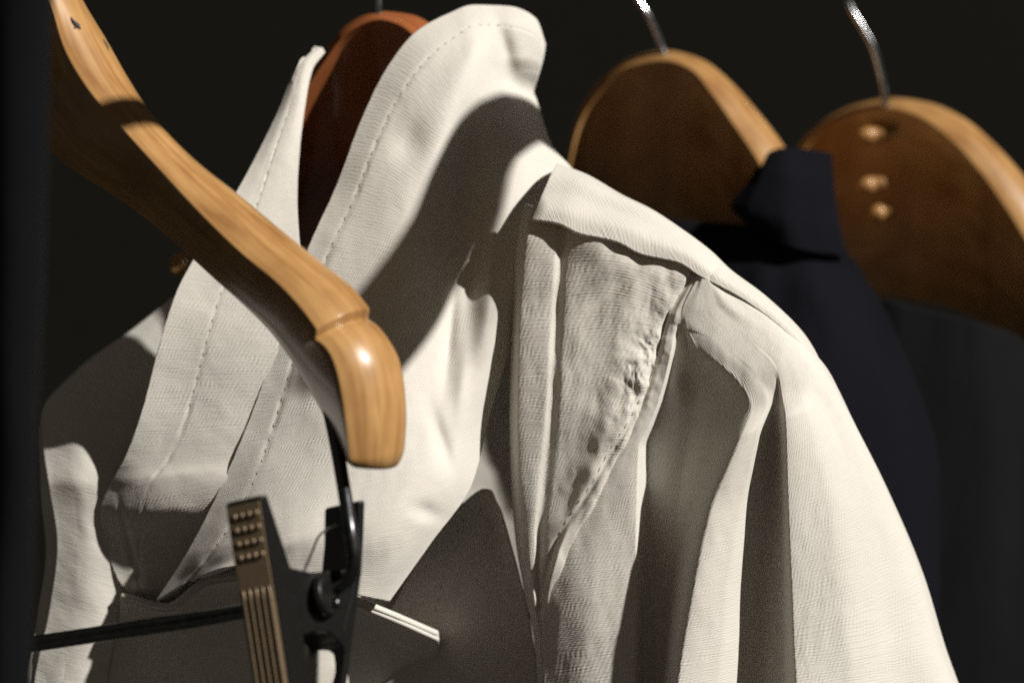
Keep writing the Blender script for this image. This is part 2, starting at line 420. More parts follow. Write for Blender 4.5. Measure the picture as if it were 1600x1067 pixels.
# left hand collar leaf
rowsCL = [
 [(489, 80,-5.0),(495, 74,-4.9),(502, 74,-4.8),(508, 82,-4.9)],
 [(468, 98,-4.4),(474, 96,-4.1),(481, 98,-4.0),(489, 108,-4.2)],
 [(434,175,-3.2),(446,172,-2.9),(462,170,-2.8),(476,172,-3.0)],
 [(402,240,-2.2),(420,240,-1.9),(444,238,-1.8),(468,240,-1.9)],
 [(368,302,-1.3),(394,308,-1.0),(430,310,-0.9),(464,312,-0.9)],
 [(318,380,-0.3),(354,392, 0.0),(410,400, 0.4),(470,410, 0.8)],
 [(276,455, 0.5),(318,470, 0.8),(390,490, 1.4),(485,515, 2.2)],
 [(247,545, 1.1),(292,560, 1.4),(370,575,2.1),(480,600,2.8)],
 [(222,640, 1.4),(268,650, 1.7),(345,660,2.4),(455,680,3.2)],
 [(196,712, 1.2),(240,718, 1.7),(315,722,2.5),(420,730,3.4)],
 [(168,764, 0.6),(212,758, 1.6),(290,750,2.6),(390,750,3.5)],
 [(157,798, 0.4),(202,795, 1.4),(272,790,2.4),(365,790,3.2)],
 [(164,842, 0.1),(200,848, 0.5),(260,845,1.1),(335,845,1.7)],
 [(182,900,-0.1),(205,902, 0.0),(245,902,.3),(305,895,0.8)],
 [(210,936,-0.2),(222,938, -.1),(238,940,.0),(262,936,.3)],
]
def dispCL(X, Y):
    z = wrinkle(.08, .03, .008, 4, 1.2, 1.0, .3)(X, Y)
    z += .45*gauss(X, Y, 228, 916, 18, 10) + .05*gauss(X, Y, 260, 742, 90, 9, -.1)
    z += -.12*gauss(X, Y, 205, 860, 5, 60, -.25)
    return z
CL = Patch(rowsCL, 170, 280, dispCL, .3, lambda u, v: -.035*np.exp(-((u-.32)/.018)**2)*(1 + .8*vnoise(v*60, u*0+5)) + .012*vnoise(v*40, u*6, 4)*np.exp(-((u-.25)/.12)**2))
clO = CL.build('collar_leaf', M_COTTON, jacket, .0024)
stitches(clO, CL, [(.32, v) for v in np.linspace(.12, .66, 90)])

# left body, shoulder falling away
rowsBL = [
 [(300,440,-9.5),(330,430,-9.0),(380,440,-8.5),(440,460,-8.0),(520,480,-8.6),(640,500,-9.2)],
 [(210,512,-9.0),(260,500,-8.0),(340,510,-6.8),(430,530,-6.0),(520,540,-7.0),(640,560,-7.8)],
 [(120,578,-8.6),(190,580,-6.4),(290,590,-4.0),(410,610,-3.2),(520,610,-4.6),(660,620,-5.8)],
 [(62,655,-6.6),(130,660,-2.8),(240,670,-1.0),(380,690,-.4),(520,690,-2.2),(680,690,-4.4)],
 [(75,760,-.9),(135,760,.2),(240,770,.4),(370,780,.6),(520,780,-1.8),(720,780,-4.2)],
 [(88,850,-.4),(140,855,.05),(240,860,-.2),(370,870,.0),(520,880,-2.1),(760,880,-4.2)],
 [(76,950,-.7),(135,955,-.2),(240,960,-1.2),(370,970,-1.8),(520,980,-2.8),(800,980,-4.4)],
 [(50,1070,-1.0),(120,1070,-.5),(240,1070,-2.4),(370,1080,-3.4),(520,1090,-3.8),(840,1090,-4.4)],
 [(40,1180,-1.0),(115,1180,-.5),(240,1180,-3.2),(370,1180,-4.2),(520,1180,-4.2),(840,1180,-4.4)],
]
BL = Patch(rowsBL, 200, 220, wrinkle(.07, .05, .012, 8, 1.6, 1.0, .9), -.2)
BL.build('front_panel', M_COTTON, jacket)
# the other sleeve, only its front edge shows
rowsSL = [
 [(58,668,-9.2),(72,662,-8.4),(92,668,-7.4),(112,690,-6.6)],
 [(64,780,-2.6),(80,780,-1.7),(100,790,-1.2),(116,800,-1.2)],
 [(72,860,-1.3),(90,862,-.9),(108,870,-.5),(122,880,-.8)],
 [(58,960,-1.3),(80,962,-.9),(108,966,-.5),(132,968,-.9)],
 [(34,1080,-1.3),(65,1080,-.9),(100,1080,-.6),(138,1080,-1.1)],
 [(20,1180,-2.6),(55,1180,-.9),(98,1180,-.3),(140,1180,-.9)],
]
SL = Patch(rowsSL, 70, 160, wrinkle(.12, .05, .012, 9), .1)
SL.build('sleeve', M_COTTON, jacket)

# lapel below the right collar, in shade
rowsLR = [
 [(735,775, .3),(750,766, .9),(765,767,1.1),(778,785,1.0)],
 [(700,808,-.9),(730,803,-.1),(765,806, .7),(790,830, .9)],
 [(655,872,-1.9),(705,868,-.8),(765,872, .5),(808,890, .8)],
 [(618,940,-2.3),(690,940,-1.2),(765,945, .2),(824,955, .7)],
 [(585,1000,-2.6),(675,1005,-1.4),(765,1010,.0),(834,1015, .5)],
 [(540,1080,-2.8),(650,1085,-1.6),(760,1090,-.2),(842,1090, .3)],
 [(520,1180,-2.8),(640,1180,-1.6),(760,1180,-.2),(850,1180, .3)],
]
def dispLR(X, Y):
    z = wrinkle(.06, .03, .008, 12, 1, 1.3)(X, Y)
    return z - .25*gauss(X, Y, 770, 830, 12, 40, -.3) - .2*gauss(X, Y, 735, 880, 10, 70, .45)
LR = Patch(rowsLR, 120, 170, dispLR, .2)
lrO = LR.build('lapel', M_COTTON, jacket, .002)
stitches(lrO, LR, [(.32, v) for v in np.linspace(.10, .50, 60)], mat=M_SHADE_THREAD)
stitches(lrO, LR, [(.32 + .5*t, .10 - .04*math.sin(t*math.pi) + .10*t*t) for t in np.linspace(0, 1, 20)])

# lower lapel layer with the thick double edge
rowsLL = [
 [(188,930,.2),(260,948,1.4),(330,905,2.6),(400,898,3.4),(480,910,3.6),(558,940,3.4),(620,965,2.4),(683,993,.6)],
 [(188,945,-.2),(260,962,.8),(330,925,1.7),(400,918,2.4),(480,930,2.6),(558,958,2.4),(622,982,1.2),(686,1006,-.9)],
 [(186,970,-.5),(260,985,.4),(330,975,.9),(405,970,1.4),(490,980,1.5),(565,995,.9),(630,1010,-.6),(694,1030,-1.5)],
 [(170,1060,-.9),(255,1070,-1.2),(330,1070,-.9),(410,1070,-.8),(495,1075,-1.2),(572,1080,-2.2),(640,1085,-3.0),(705,1090,-3.4)],
 [(160,1180,-1.2),(255,1180,-2.6),(330,1180,-2.8),(410,1180,-3),(495,1180,-3.4),(572,1180,-3.8),(640,1180,-4.2),(710,1180,-4.4)],
]
LLp = Patch(rowsLL, 200, 120, wrinkle(.08, .03, .006, 15, 1, 1.6), .15)
LLp.build('lapel', M_COTTON, jacket, .0026)
# second edge just under it
rowsL2 = [[(x+2, y+8, z-.12) for x, y, z in rowsLL[0]], [(x+2, y+16, z-1.0) for x, y, z in rowsLL[0]], [(x, y+40, z-2.4) for x, y, z in rowsLL[0]]]
Patch(rowsL2, 160, 30, None, .15).build('lapel_facing', M_COTTON, jacket, .002)

# right front panel between collar and armhole
SEAM = [(1088,428),(1062,462),(1040,500),(1030,545),(1008,612),(985,660),(958,702),(925,762),(895,805),(868,850),(852,900),(845,950)]
rowsFR = [
 [(820, 318, 2.0), (834, 322, 2.57), (868, 330, 2.87), (880, 335, 2.87), (892, 345, 3.32), (945, 360, 3.92), (1010, 390, 4.1), (1080, 418, 4.55), (1087, 421, 4.41)],
 [(808, 380, 1.8), (824, 378, 3.09), (866, 382, 3.3), (877, 392, 3.18), (888, 400, 3.46), (945, 405, 4.11), (1005, 425, 4.35), (1060, 452, 4.65), (1067, 455, 4.51)],
 [(803, 440, 1.8), (818, 440, 3.09), (862, 445, 3.44), (872, 460, 3.32), (884, 470, 3.6), (940, 470, 4.0), (990, 485, 4.3), (1035, 505, 4.5), (1042, 508, 4.36)],
 [(799, 540, 1.6), (812, 540, 3.07), (856, 545, 3.42), (866, 565, 3.3), (880, 575, 3.58), (932, 570, 3.98), (980, 570, 4.3), (1022, 572, 4.5), (1029, 575, 4.36)],
 [(796, 640, 1.2), (810, 640, 3.07), (850, 648, 3.42), (860, 665, 3.3), (876, 670, 3.58), (922, 662, 3.88), (955, 655, 4.3), (985, 662, 4.4), (992, 665, 4.26)],
 [(798, 740, 1.0), (810, 745, 2.87), (840, 750, 3.22), (850, 765, 3.1), (864, 770, 3.38), (895, 765, 3.68), (918, 760, 4.0), (938, 762, 4.0), (945, 765, 3.86)],
 [(804, 830, 0.6), (816, 832, 2.57), (834, 836, 2.92), (842, 845, 2.8), (853, 850, 3.08), (868, 848, 3.38), (880, 848, 3.7), (892, 850, 3.7), (899, 853, 3.56)],
 [(818, 920, 0.6), (828, 922, 2.5), (835, 925, 2.8), (841, 930, 2.7), (846, 933, 2.9), (851, 935, 3.0), (858, 936, 3.1), (866, 938, 3.1), (873, 941, 2.96)],
 [(834, 1000, 0.2), (840, 1002, 1.8), (844, 1004, 2.1), (848, 1006, 2.2), (852, 1007, 2.3), (856, 1008, 2.4), (862, 1009, 2.5), (870, 1010, 2.6), (877, 1013, 2.46)],
 [(840, 1090, 0.2), (845, 1090, 1.6), (849, 1090, 1.9), (853, 1090, 2.0), (857, 1090, 2.1), (861, 1090, 2.2), (866, 1090, 2.3), (874, 1090, 2.4), (881, 1093, 2.26)],
 [(842, 1180, 0.2), (846, 1180, 1.6), (850, 1180, 1.9), (854, 1180, 2.0), (858, 1180, 2.1), (862, 1180, 2.2), (868, 1180, 2.3), (876, 1180, 2.4), (883, 1183, 2.26)],
]
def pucker(X, Y, amp):
    d, s, side = dist_poly(X, Y, SEAM)
    z = -.12*np.exp(-(d/5)**2)
    k = np.exp(-((s-150)/110)**2)
    z += amp*.17*np.exp(-(d/45)**2)*vnoise(s/30.0, np.abs(d)/60.0 + (side > 0)*7.3, 21)*k
    z += amp*.035*np.exp(-(d/30)**2)*vnoise(X/8.0, Y/8.0, 25)*k
    return z
def dispFR(X, Y):
    z = wrinkle(.14, .07, .014, 18, .8, 1.5, .15)(X, Y) + pucker(X, Y, 1.0)
    d, q, side = dist_poly(X, Y, SEAM)
    k = np.exp(-((q-165)/95)**2)*np.exp(-(d/42)**2)
    wx_ = X + 9*vnoise(X/30, Y/30, 81); wy_ = Y + 9*vnoise(X/30, Y/30, 83)
    z += k*(.22*vnoise(wx_/24, wy_/30, 85) + .10*vnoise(wx_/11, wy_/13, 87) + .04*vnoise(wx_/5, wy_/6, 88))
    z += .10*gauss(X, Y, 930, 740, 30, 18, .5) + .05*vnoise(wx_/16, wy_/40, 89)*np.exp(-(d/60)**2)
    z += -.2*gauss(X, Y, 975, 440, 60, 10, -.7) + .15*gauss(X, Y, 955, 420, 50, 10, -.7)
    return z
FR = Patch(rowsFR, 300, 330, dispFR, .28)
frO = FR.build('front_panel', M_COTTON, jacket)

# right sleeve with two deep folds
rowsS = [
 # seam       lit panel  crest1     valley1    mid       crest2     lit2       valley2   v2b       crest3    outer      outer2    edge      behind
 [(1080,428,4.3),(1084,428,4.4),(1088,429,4.5),(1090,430,4.5),(1092,430,4.6),(1095,430,4.6),(1098,431,4.7),(1101,432,4.7),(1103,433,4.7),(1105,433,4.7),(1109,434,4.6),(1113,434,4.4),(1118,434,4.1),(1126,436,3.3)],
 [(1046,488,4.45),(1052,490,4.52),(1058,491,4.6),(1062,491,4.6),(1067,491,4.65),(1074,490,4.72),(1088,487,4.8),(1102,483,4.85),(1110,480,4.87),(1118,477,4.87),(1132,472,4.95),(1146,468,4.8),(1160,463,4.5),(1175,468,3.6)],
 [(1028,552,4.45),(1038,553,4.5),(1047,554,4.5),(1054,554,4.2),(1075,553,4.6),(1106,548,5.3),(1128,541,5.5),(1150,534,5.55),(1160,530,5.55),(1170,526,5.55),(1188,520,5.5),(1205,514,5.3),(1222,512,4.9),(1240,520,3.6)],
 [(1004,622,4.4),(1016,623,4.5),(1030,623,4.5),(1040,622,3.8),(1085,615,4.4),(1155,596,6.0),(1178,590,6.1),(1200,584,6.1),(1208,581,6.1),(1216,578,6.1),(1234,571,6.0),(1254,566,5.7),(1276,562,4.9),(1292,575,3.4)],
 [(985,660,4.32),(1002,661,4.45),(1015,662,4.4),(1028,660,3.5),(1082,652,4.2),(1175,636,6.2),(1195,630,6.15),(1210,624,5.9),(1216,620,5.9),(1222,616,6.2),(1246,608,6.1),(1272,602,5.7),(1298,598,4.7),(1312,612,3.1)],
 [(962,698,4.1),(982,700,4.35),(998,700,4.4),(1014,698,3.4),(1072,692,4.1),(1158,684,6.3),(1182,676,6.1),(1205,668,5.3),(1216,662,5.5),(1228,655,6.5),(1258,645,6.2),(1288,638,5.6),(1318,634,4.5),(1330,650,2.8)],
 [(896,806,3.68),(945,808,4.1),(994,808,4.3),(1012,806,3.3),(1055,802,4.1),(1113,798,6.2),(1155,792,5.8),(1200,786,4.5),(1218,782,4.9),(1232,778,6.3),(1285,765,6.1),(1335,755,5.2),(1376,748,3.8),(1386,762,1.8)],
 [(848,936,3.0),(915,936,3.9),(992,936,4.2),(1008,934,3.3),(1038,932,4.1),(1084,930,6.1),(1132,926,5.7),(1192,922,4.1),(1218,918,4.5),(1238,915,6.1),(1305,905,5.9),(1375,896,4.8),(1432,888,3.0),(1444,900,0.8)],
 [(848,1010,2.7),(915,1010,3.8),(991,1010,4.2),(1006,1010,3.3),(1032,1010,4.1),(1070,1010,6.0),(1125,1010,5.6),(1188,1010,3.9),(1218,1010,4.3),(1242,1010,6.0),(1315,1010,5.8),(1395,1010,4.5),(1466,1010,2.4),(1478,1012,0.2)],
 [(850,1090,2.6),(915,1090,3.8),(990,1090,4.2),(1005,1090,3.3),(1028,1090,4.1),(1058,1090,6.0),(1118,1090,5.5),(1184,1090,3.8),(1218,1090,4.2),(1246,1090,6.0),(1322,1090,5.7),(1412,1090,4.2),(1494,1090,2.0),(1506,1092,-.3)],
 [(850,1180,2.6),(915,1180,3.8),(990,1180,4.2),(1005,1180,3.3),(1028,1180,4.1),(1050,1180,6.0),(1112,1180,5.5),(1182,1180,3.8),(1218,1180,4.2),(1248,1180,6.0),(1330,1180,5.7),(1425,1180,4.2),(1515,1180,1.8),(1528,1182,-.5)],
]
rowsS = [[(x, y, (-.75 if (y > 600 and k == 4) else (-.25 if (y > 600 and k == 3) else 0)) + 4.2 + (z-4.2)*(1.25 if (y > 640 and 3 <= k <= 11) else 1.0)) for k, (x, y, z) in enumerate(r)] for r in rowsS]
def dispS(X, Y):
    z = wrinkle(.10, .035, .012, 31, .8, 1.8, .1)(X, Y) + pucker(X, Y, .7)
    z += .22*gauss(X, Y, 1055, 590, 16, 50, -.1)
    return z
SR = Patch(rowsS, 420, 340, dispS, .25)
SR.build('sleeve', M_COTTON, jacket)

def stitches_px(parent, patch, path, **kw):
    F = patch.pix.reshape(-1, 3)
    uv = []
    for x, y, _ in crom([(x, y, 0) for x, y in path], 80):
        k = int(np.argmin((F[:, 0]-x)**2 + (F[:, 1]-y)**2))
        uv.append(((k % patch.nu)/(patch.nu-1), (k // patch.nu)/(patch.nv-1)))
    return stitches(parent, patch, uv, **kw)
stitches_px(frO, FR, [(1004,615),(984,655),(955,699),(922,759),(892,802),(866,846)], step=.0062, ln=.0030, r=.00036, sink=.0)
# shoulder yoke, overlapping front panel and running on to the sleeve head
rowsY = [
 # front edge ------------------------------------------------------------- to the sleeve head
 [(832,345,3.0),(872,352,3.45),(906,368,3.75),(962,380,4.15),(1000,398,4.35),(1058,411,4.5),(1090,430,4.65),(1162,470,4.62),(1232,526,4.75),(1290,598,3.6)],
 [(838,332,2.9),(878,336,3.3),(918,350,3.6),(972,362,4.0),(1012,382,4.3),(1068,400,4.45),(1098,424,4.65),(1167,467,4.58),(1236,524,4.7),(1291,597,3.6)],
 [(848,308,2.0),(890,312,2.4),(940,330,2.8),(990,346,3.2),(1030,366,3.6),(1085,396,4.0),(1112,420,4.3),(1176,465,4.25),(1242,524,4.3),(1292,598,3.2)],
 [(860,280,1.2),(900,285,1.4),(958,310,1.9),(1008,332,2.4),(1050,358,2.8),(1102,396,3.3),(1128,421,3.6),(1188,466,3.7),(1250,527,3.7),(1293,600,2.6)],
 [(868,262,-.6),(912,278,-.4),(968,310,.2),(1016,334,.8),(1060,364,1.3),(1112,404,1.9),(1136,427,2.3),(1196,473,2.4),(1256,534,2.4),(1293,605,1.6)],
 [(868,272,-3.),(912,296,-2.6),(968,328,-2.0),(1014,352,-1.4),(1058,384,-.8),(1108,424,-.1),(1132,448,.3),(1190,496,.5),(1250,560,.5),(1310,650,0)],
 [(860,330,-6.),(905,360,-5.5),(960,400,-5.),(1005,430,-4.5),(1045,470,-3.6),(1095,510,-2.8),(1120,540,-2.2),(1175,600,-1.8),(1235,680,-1.6),(1300,780,-2)],
]
def dispY(X, Y):
    z = wrinkle(.07, .03, .008, 41, 1.5, .8, .5)(X, Y)
    return z - .10*gauss(X, Y, 1112, 428, 6, 26, .6)
YK = Patch(rowsY, 300, 120, dispY, .5)
YK.build('shoulder_yoke', M_COTTON, jacket, .0022)

# jacket back: closes the volume behind everything
rowsBK = [
 [(330,430,-11),(500,380,-11.5),(700,330,-10),(880,300,-7.5),(1050,400,-5),(1150,520,-4)],
 [(150,600,-12),(400,560,-13),(700,540,-12),(950,560,-9.5),(1150,600,-7),(1290,680,-4)],
 [(90,850,-12),(380,850,-14),(700,850,-13),(980,850,-10.5),(1220,850,-8),(1390,850,-3)],
 [(60,1180,-12),(380,1180,-14),(700,1180,-13),(980,1180,-10.5),(1240,1180,-8),(1500,1180,-3)],
]
Patch(rowsBK, 70, 70, wrinkle(.3, .1, 0, 51), 0).build('back_panel', M_COTTON, jacket)

# ------------------------------------------------------------------ hangers
def hook(parent, pts, r=.0019):
    return tube('hook', pts, r, M_CHROME, parent, 70, 12)

# the jacket's own hanger
h1 = thing('coat_hanger', 'red brown wooden hanger showing inside the raised cream collar', 'hanger', V(590, 30, -7), 'wooden hangers in a row')
A1 = [(425, 250, -9.97), (462, 150, -9.46), (500, 92, -8.94), (540, 42, -8.39), (590, 18, -7.77), (640, 22, -7.15), (690, 50, -6.52), (740, 100, -5.89), (800, 190, -5.18)]
B1 = [(430, 262, -8.93), (468, 160, -8.21), (506, 98, -7.58), (545, 50, -6.95), (592, 31, -6.35), (625, 40, -5.87), (665, 76, -5.43), (712, 130, -5.03), (770, 220, -4.54)]
C1 = [(420, 470, -21.71), (455, 450, -21.12), (490, 440, -20.52), (540, 430, -19.9), (590, 428, -19.27), (640, 430, -18.64), (690, 440, -18.02), (730, 450, -17.58), (780, 460, -17.05)]
hanger_body('hanger_body', A1, B1, C1, M_WOOD_RED, h1)
hook(h1, [(592,30,-7.0),(592,5,-7.0),(592,-40,-7.0),(600,-90,-7.0),(622,-130,-7.1),(600,-170,-7.2),(565,-160,-7.2)])

# hangers behind
h2 = thing('coat_hanger', 'pale wooden hanger with chrome hook between the cream jacket and the navy shirt', 'hanger', V(1040, 90, -25), 'wooden hangers in a row')
A2 = [(882, 260, -28.49), (900, 185, -28.24), (938, 125, -27.51), (985, 92, -26.65), (1040, 79, -25.68), (1095, 92, -24.71), (1142, 128, -23.85), (1182, 172, -23.09), (1225, 228, -22.29), (1265, 300, -21.53)]
B2 = [(886, 268, -27.43), (905, 194, -27.17), (944, 135, -26.23), (988, 103, -25.21), (1036, 95, -24.13), (1078, 108, -23.15), (1112, 146, -22.27), (1148, 198, -21.57), (1184, 252, -20.87), (1215, 320, -20.23)]
C2 = [(872, 470, -39.03), (895, 450, -38.71), (935, 420, -37.75), (980, 400, -36.72), (1030, 390, -35.62), (1070, 395, -34.66), (1105, 410, -33.77), (1140, 430, -33.08), (1170, 450, -32.46), (1200, 480, -31.84)]
hanger_body('hanger_body', A2, B2, C2, M_WOOD, h2)
hook(h2, [(1040,95,-24.8),(1033,74,-24.8),(1022,45,-24.6),(1008,18,-24.4),(990,-10,-24.4),(975,-50,-24.6),(995,-90,-25),(1030,-95,-25.4)], .0024)

h3 = thing('coat_hanger', 'honey coloured wooden hanger with bright arm above the black jacket', 'hanger', V(1385, 165, -30), 'wooden hangers in a row')
A3 = [(1225, 290, -34.01), (1250, 225, -33.66), (1300, 180, -32.76), (1350, 160, -31.86), (1395, 153, -31.03), (1450, 160, -30.06), (1505, 184, -29.09), (1555, 226, -28.19), (1602, 278, -27.33), (1670, 370, -26.18)]
B3 = [(1230, 298, -32.94), (1258, 232, -32.55), (1305, 191, -31.49), (1355, 173, -30.39), (1395, 170, -29.43), (1438, 184, -28.43), (1484, 216, -27.39), (1525, 260, -26.61), (1572, 325, -25.75), (1630, 420, -24.74)]
C3 = [(1215, 520, -44.55), (1245, 500, -44.13), (1290, 480, -43.1), (1340, 470, -42.0), (1385, 465, -40.97), (1430, 470, -39.94), (1480, 480, -38.84), (1520, 495, -38.08), (1560, 515, -37.32), (1620, 560, -36.28)]
h3b = hanger_body('hanger_body', A3, B3, C3, M_WOOD, h3)
hook(h3, [(1384,168,-29.8),(1380,135,-29.8),(1372,100,-29.6),(1362,70,-29.4),(1345,40,-29.4),(1325,0,-29.4),(1335,-45,-29.8),(1375,-60,-30)], .0024)
for x, y, l in ((1342,212,46),(1344,290,40),(1362,333,34)):  # pegs added in place of spots of light on the hanger's face
    tube('light_spot_peg', [(x+l,y-4,-30.2),(x+l*.5,y-1,-30.4),(x+6,y,-30.1),(x,y+1,-30.4)], [.0045,.005,.0055,.003], M_WOOD, h3b, 24, 12)

# the front clip hanger
fh = thing('clip_hanger', 'varnished wooden hanger with notched arm and black metal clip bar before the cream jacket', 'hanger', V(300, 1000, 16))
A4 = [(85, -95, 13.2), (108, -45, 13.4), (132, 5, 13.6), (165, 60, 13.9), (200, 122, 14.2), (243, 186, 14.6), (305, 250, 15.1), (365, 298, 15.6), (440, 360, 16.2), (505, 412, 16.8), (552, 450, 17.2), (580, 486, 17.5), (606, 526, 17.7), (624, 562, 17.8), (633, 611, 17.9), (635, 655, 17.9), (632, 700, 17.8), (627, 731, 17.7)]
B4 = [(38, -90, 14.8), (60, -40, 15.0), (80, 8, 15.2), (98, 70, 15.5), (138, 140, 15.9), (198, 208, 16.4), (256, 272, 16.9), (312, 332, 17.4), (378, 396, 18.0), (438, 446, 18.6), (474, 486, 19.0), (497, 518, 19.3), (519, 556, 19.5), (530, 595, 19.6), (538, 645, 19.6), (543, 690, 19.5), (546, 716, 19.4), (549, 731, 19.3)]
C4 = [(-20, 60, 10.6), (10, 130, 10.8), (40, 190, 11.0), (70, 228, 11.3), (105, 260, 11.7), (165, 298, 12.2), (222, 338, 12.7), (280, 386, 13.2), (335, 436, 13.8), (384, 480, 14.2), (425, 522, 14.5), (450, 556, 14.8), (472, 590, 15.0), (492, 624, 15.2), (512, 662, 15.4), (526, 690, 15.5), (537, 712, 15.6), (545, 730, 15.7)]
GT = 0.0
def _gt():
    A, B = np.asarray(A4), np.asarray(B4)
    k = np.linalg.norm(np.diff(A[:, :2], axis=0), axis=1) + np.linalg.norm(np.diff(B[:, :2], axis=0), axis=1)
    k = np.concatenate([[0], np.cumsum(k)]); return (k/k[-1])[11] + .004
GT = _gt()
def groove(t):
    if t < GT: return 0.0046 * max(0.0, 1 - (GT - t)/.008)
    return 0.0046 * math.exp(-(t-GT)/.020)
fhb = hanger_body('hanger_arm', A4, B4, C4, M_WOOD, fh, 520, 1.0, .30, groove, .0018, .006)

# ink scratch on the arm
from mathutils.bvhtree import BVHTree
def on_surface(o, px, py, out=.0003):
    bv = BVHTree.FromPolygons([v.co[:] for v in o.data.vertices], [tuple(p.vertices) for p in o.data.polygons])
    c = Vector((0, -D0, CAMZ)); d = Vector([float(k) for k in V(px, py, 0)]) - c
    hit = bv.ray_cast(c, d.normalized())
    return np.array(hit[0] - d.normalized()*out)
M_INK = plain_mat('ink', (0.03, 0.03, 0.04), .6)
def ink(pts, r):
    P = [on_surface(fhb, x, y) for x, y in pts]
    tube('ink_scratch', P, r, M_INK, fhb, 20, 8, raw=True)
ink([(111,27),(114,34),(119,39),(126,46)], [.0002, .0007, .0011, .0003])
ink([(116,45),(120,41),(125,40)], [.0002, .0008, .0002])
ink([(161,62),(166,70),(170,79)], [.0002, .0005, .0002])

# steel bar: down from the arm, bends, runs left through the clip
tube('clip_bar', [(514, 640, 15.6), (521, 672, 16.2), (531, 725, 17.2), (541, 785, 18.2), (549, 840, 18.8), (553, 872, 18.8), (551, 893, 18.7), (540, 908, 18.5), (520, 920, 18.2), (500, 926, 17.9), (470, 932, 17.5), (372, 956, 16.4), (220, 980, 15.0), (62, 1004, 13.6), (-60, 1022, 12.4)], [.0028]*5 + [.0030] + [.0034]*5, M_ROD, fh, 260, 16)
# other arm of the same hanger, running down out of view on the left
A5 = [(85, -95, 13.2), (40, -110, 12.8), (-10, -100, 12.4), (-60, -50, 11.8), (-120, 20, 11.2), (-200, 120, 10.4)]
B5 = [(38, -90, 14.8), (10, -98, 14.4), (-30, -80, 14.0), (-80, -30, 13.4), (-140, 40, 12.8), (-220, 140, 12.0)]
C5 = [(-20, 60, 13.6), (-40, 60, 13.2), (-70, 70, 12.8), (-110, 100, 12.4), (-160, 150, 11.8), (-230, 230, 11.2)]
hanger_body('hanger_arm', A5, B5, C5, M_WOOD, fh, 90, 1.0, .3, None, .003)

# clip: side profile extruded along the bar
WV = np.array([-0.0145, 0.0051, -0.0035])
def zc(px): return 18.6 + (511 - px) * .0275 * .80
def prism(name, poly, parent, mat, off=0.0, length=1.0, bev=.0007):
    a = [V(x, y, zc(x)) + WV*off for x, y in poly]; b = [p + WV*length for p in a]
    k = len(poly)
    f = [tuple(range(k)), tuple(range(k, 2*k))[::-1]] + [(i, i+k, (i+1) % k + k, (i+1) % k) for i in range(k)]
    o = mesh_obj(name, a+b, f, mat, parent, smooth=False)
    bm = bmesh.new(); bm.from_mesh(o.data); bmesh.ops.recalc_face_normals(bm, faces=bm.faces); bm.to_mesh(o.data); bm.free()
    m = o.modifiers.new('edges', 'BEVEL'); m.width = bev; m.segments = 2; m.limit_method = 'ANGLE'
    return o
fl = prism('front_lever', [(407,776),(411,772),(418,773),(436,828),(455,886),(468,930),(474,985),(484,1067),(494,1180),(470,1180),(452,1067),(432,936),(421,869)], fh, M_CLIP)
rl = prism('rear_lever', [(561,783),(567,780),(571,784),(569,840),(566,893),(560,936),(549,1020),(543,1067),(528,1180),(514,1180),(534,1067),(540,1020),(536,985),(548,936),(555,893),(560,840)], fh, M_CLIP)
hs = prism('pivot_housing', [(450,884),(490,893),(545,889),(563,894),(558,936),(540,1012),(531,1000),(518,987),(497,983),(478,992),(470,985),(462,930)], fh, M_CLIP, .03, .92)
# pivot disc standing proud of the housing
def disc(name, c, r, depth, parent, mat, k=40, dome=.25):
    ax = -WV/np.linalg.norm(WV); up = np.array([0, 0, 1.0]); a = np.cross(ax, up); a /= np.linalg.norm(a); b = np.cross(a, ax)
    vs, fs = [], []
    for rr, h in ((1, -.3), (1, .75), (.93, 1), (.55, 1+dome*.6), (.0, 1+dome)):
        for j in range(k):
            th = 2*math.pi*j/k; vs.append(c + r*rr*(math.cos(th)*a + math.sin(th)*b) + ax*depth*h)
    for i in range(4):
        for j in range(k): fs.append((i*k+j, i*k+(j+1) % k, (i+1)*k+(j+1) % k, (i+1)*k+j))
    return mesh_obj(name, vs, fs, mat, parent)
disc('pivot_disc', V(508, 928, zc(508)), .0088, .0022, hs, M_CLIP)
disc('rivet', V(513, 944, zc(513)) - WV*.2, .0022, .0016, hs, M_ROD, 20, .6)
tube('spring_wire', [(474,894,18.6),(486,866,18.5),(500,835,18.4),(508,829,18.3),(526,820,18.1)], .0005, M_CHROME, rl, 40, 8)
# plate added in a lighter colour for the sheen on the lever's face
def face_plate():
    vs, fs = [], []
    ts = np.linspace(.012, 1.0, 24)
    for t in ts:
        for sft, o_ in ((.03, -.0003), (.05, .0004), (.95, .0004), (.97, -.0003)):
            vs.append(face_pt(t, sft, o_)[0])
    for i in range(len(ts)-1):
        for j in range(3): fs.append((i*4+j, i*4+j+1, i*4+5+j, i*4+4+j))
    fs.append((0, 1, 2, 3))
    o = mesh_obj('sheen_plate', vs, fs, M_FACE_SHEEN, fl, smooth=False)
    bm = bmesh.new(); bm.from_mesh(o.data); bmesh.ops.recalc_face_normals(bm, faces=bm.faces); bm.to_mesh(o.data); bm.free()
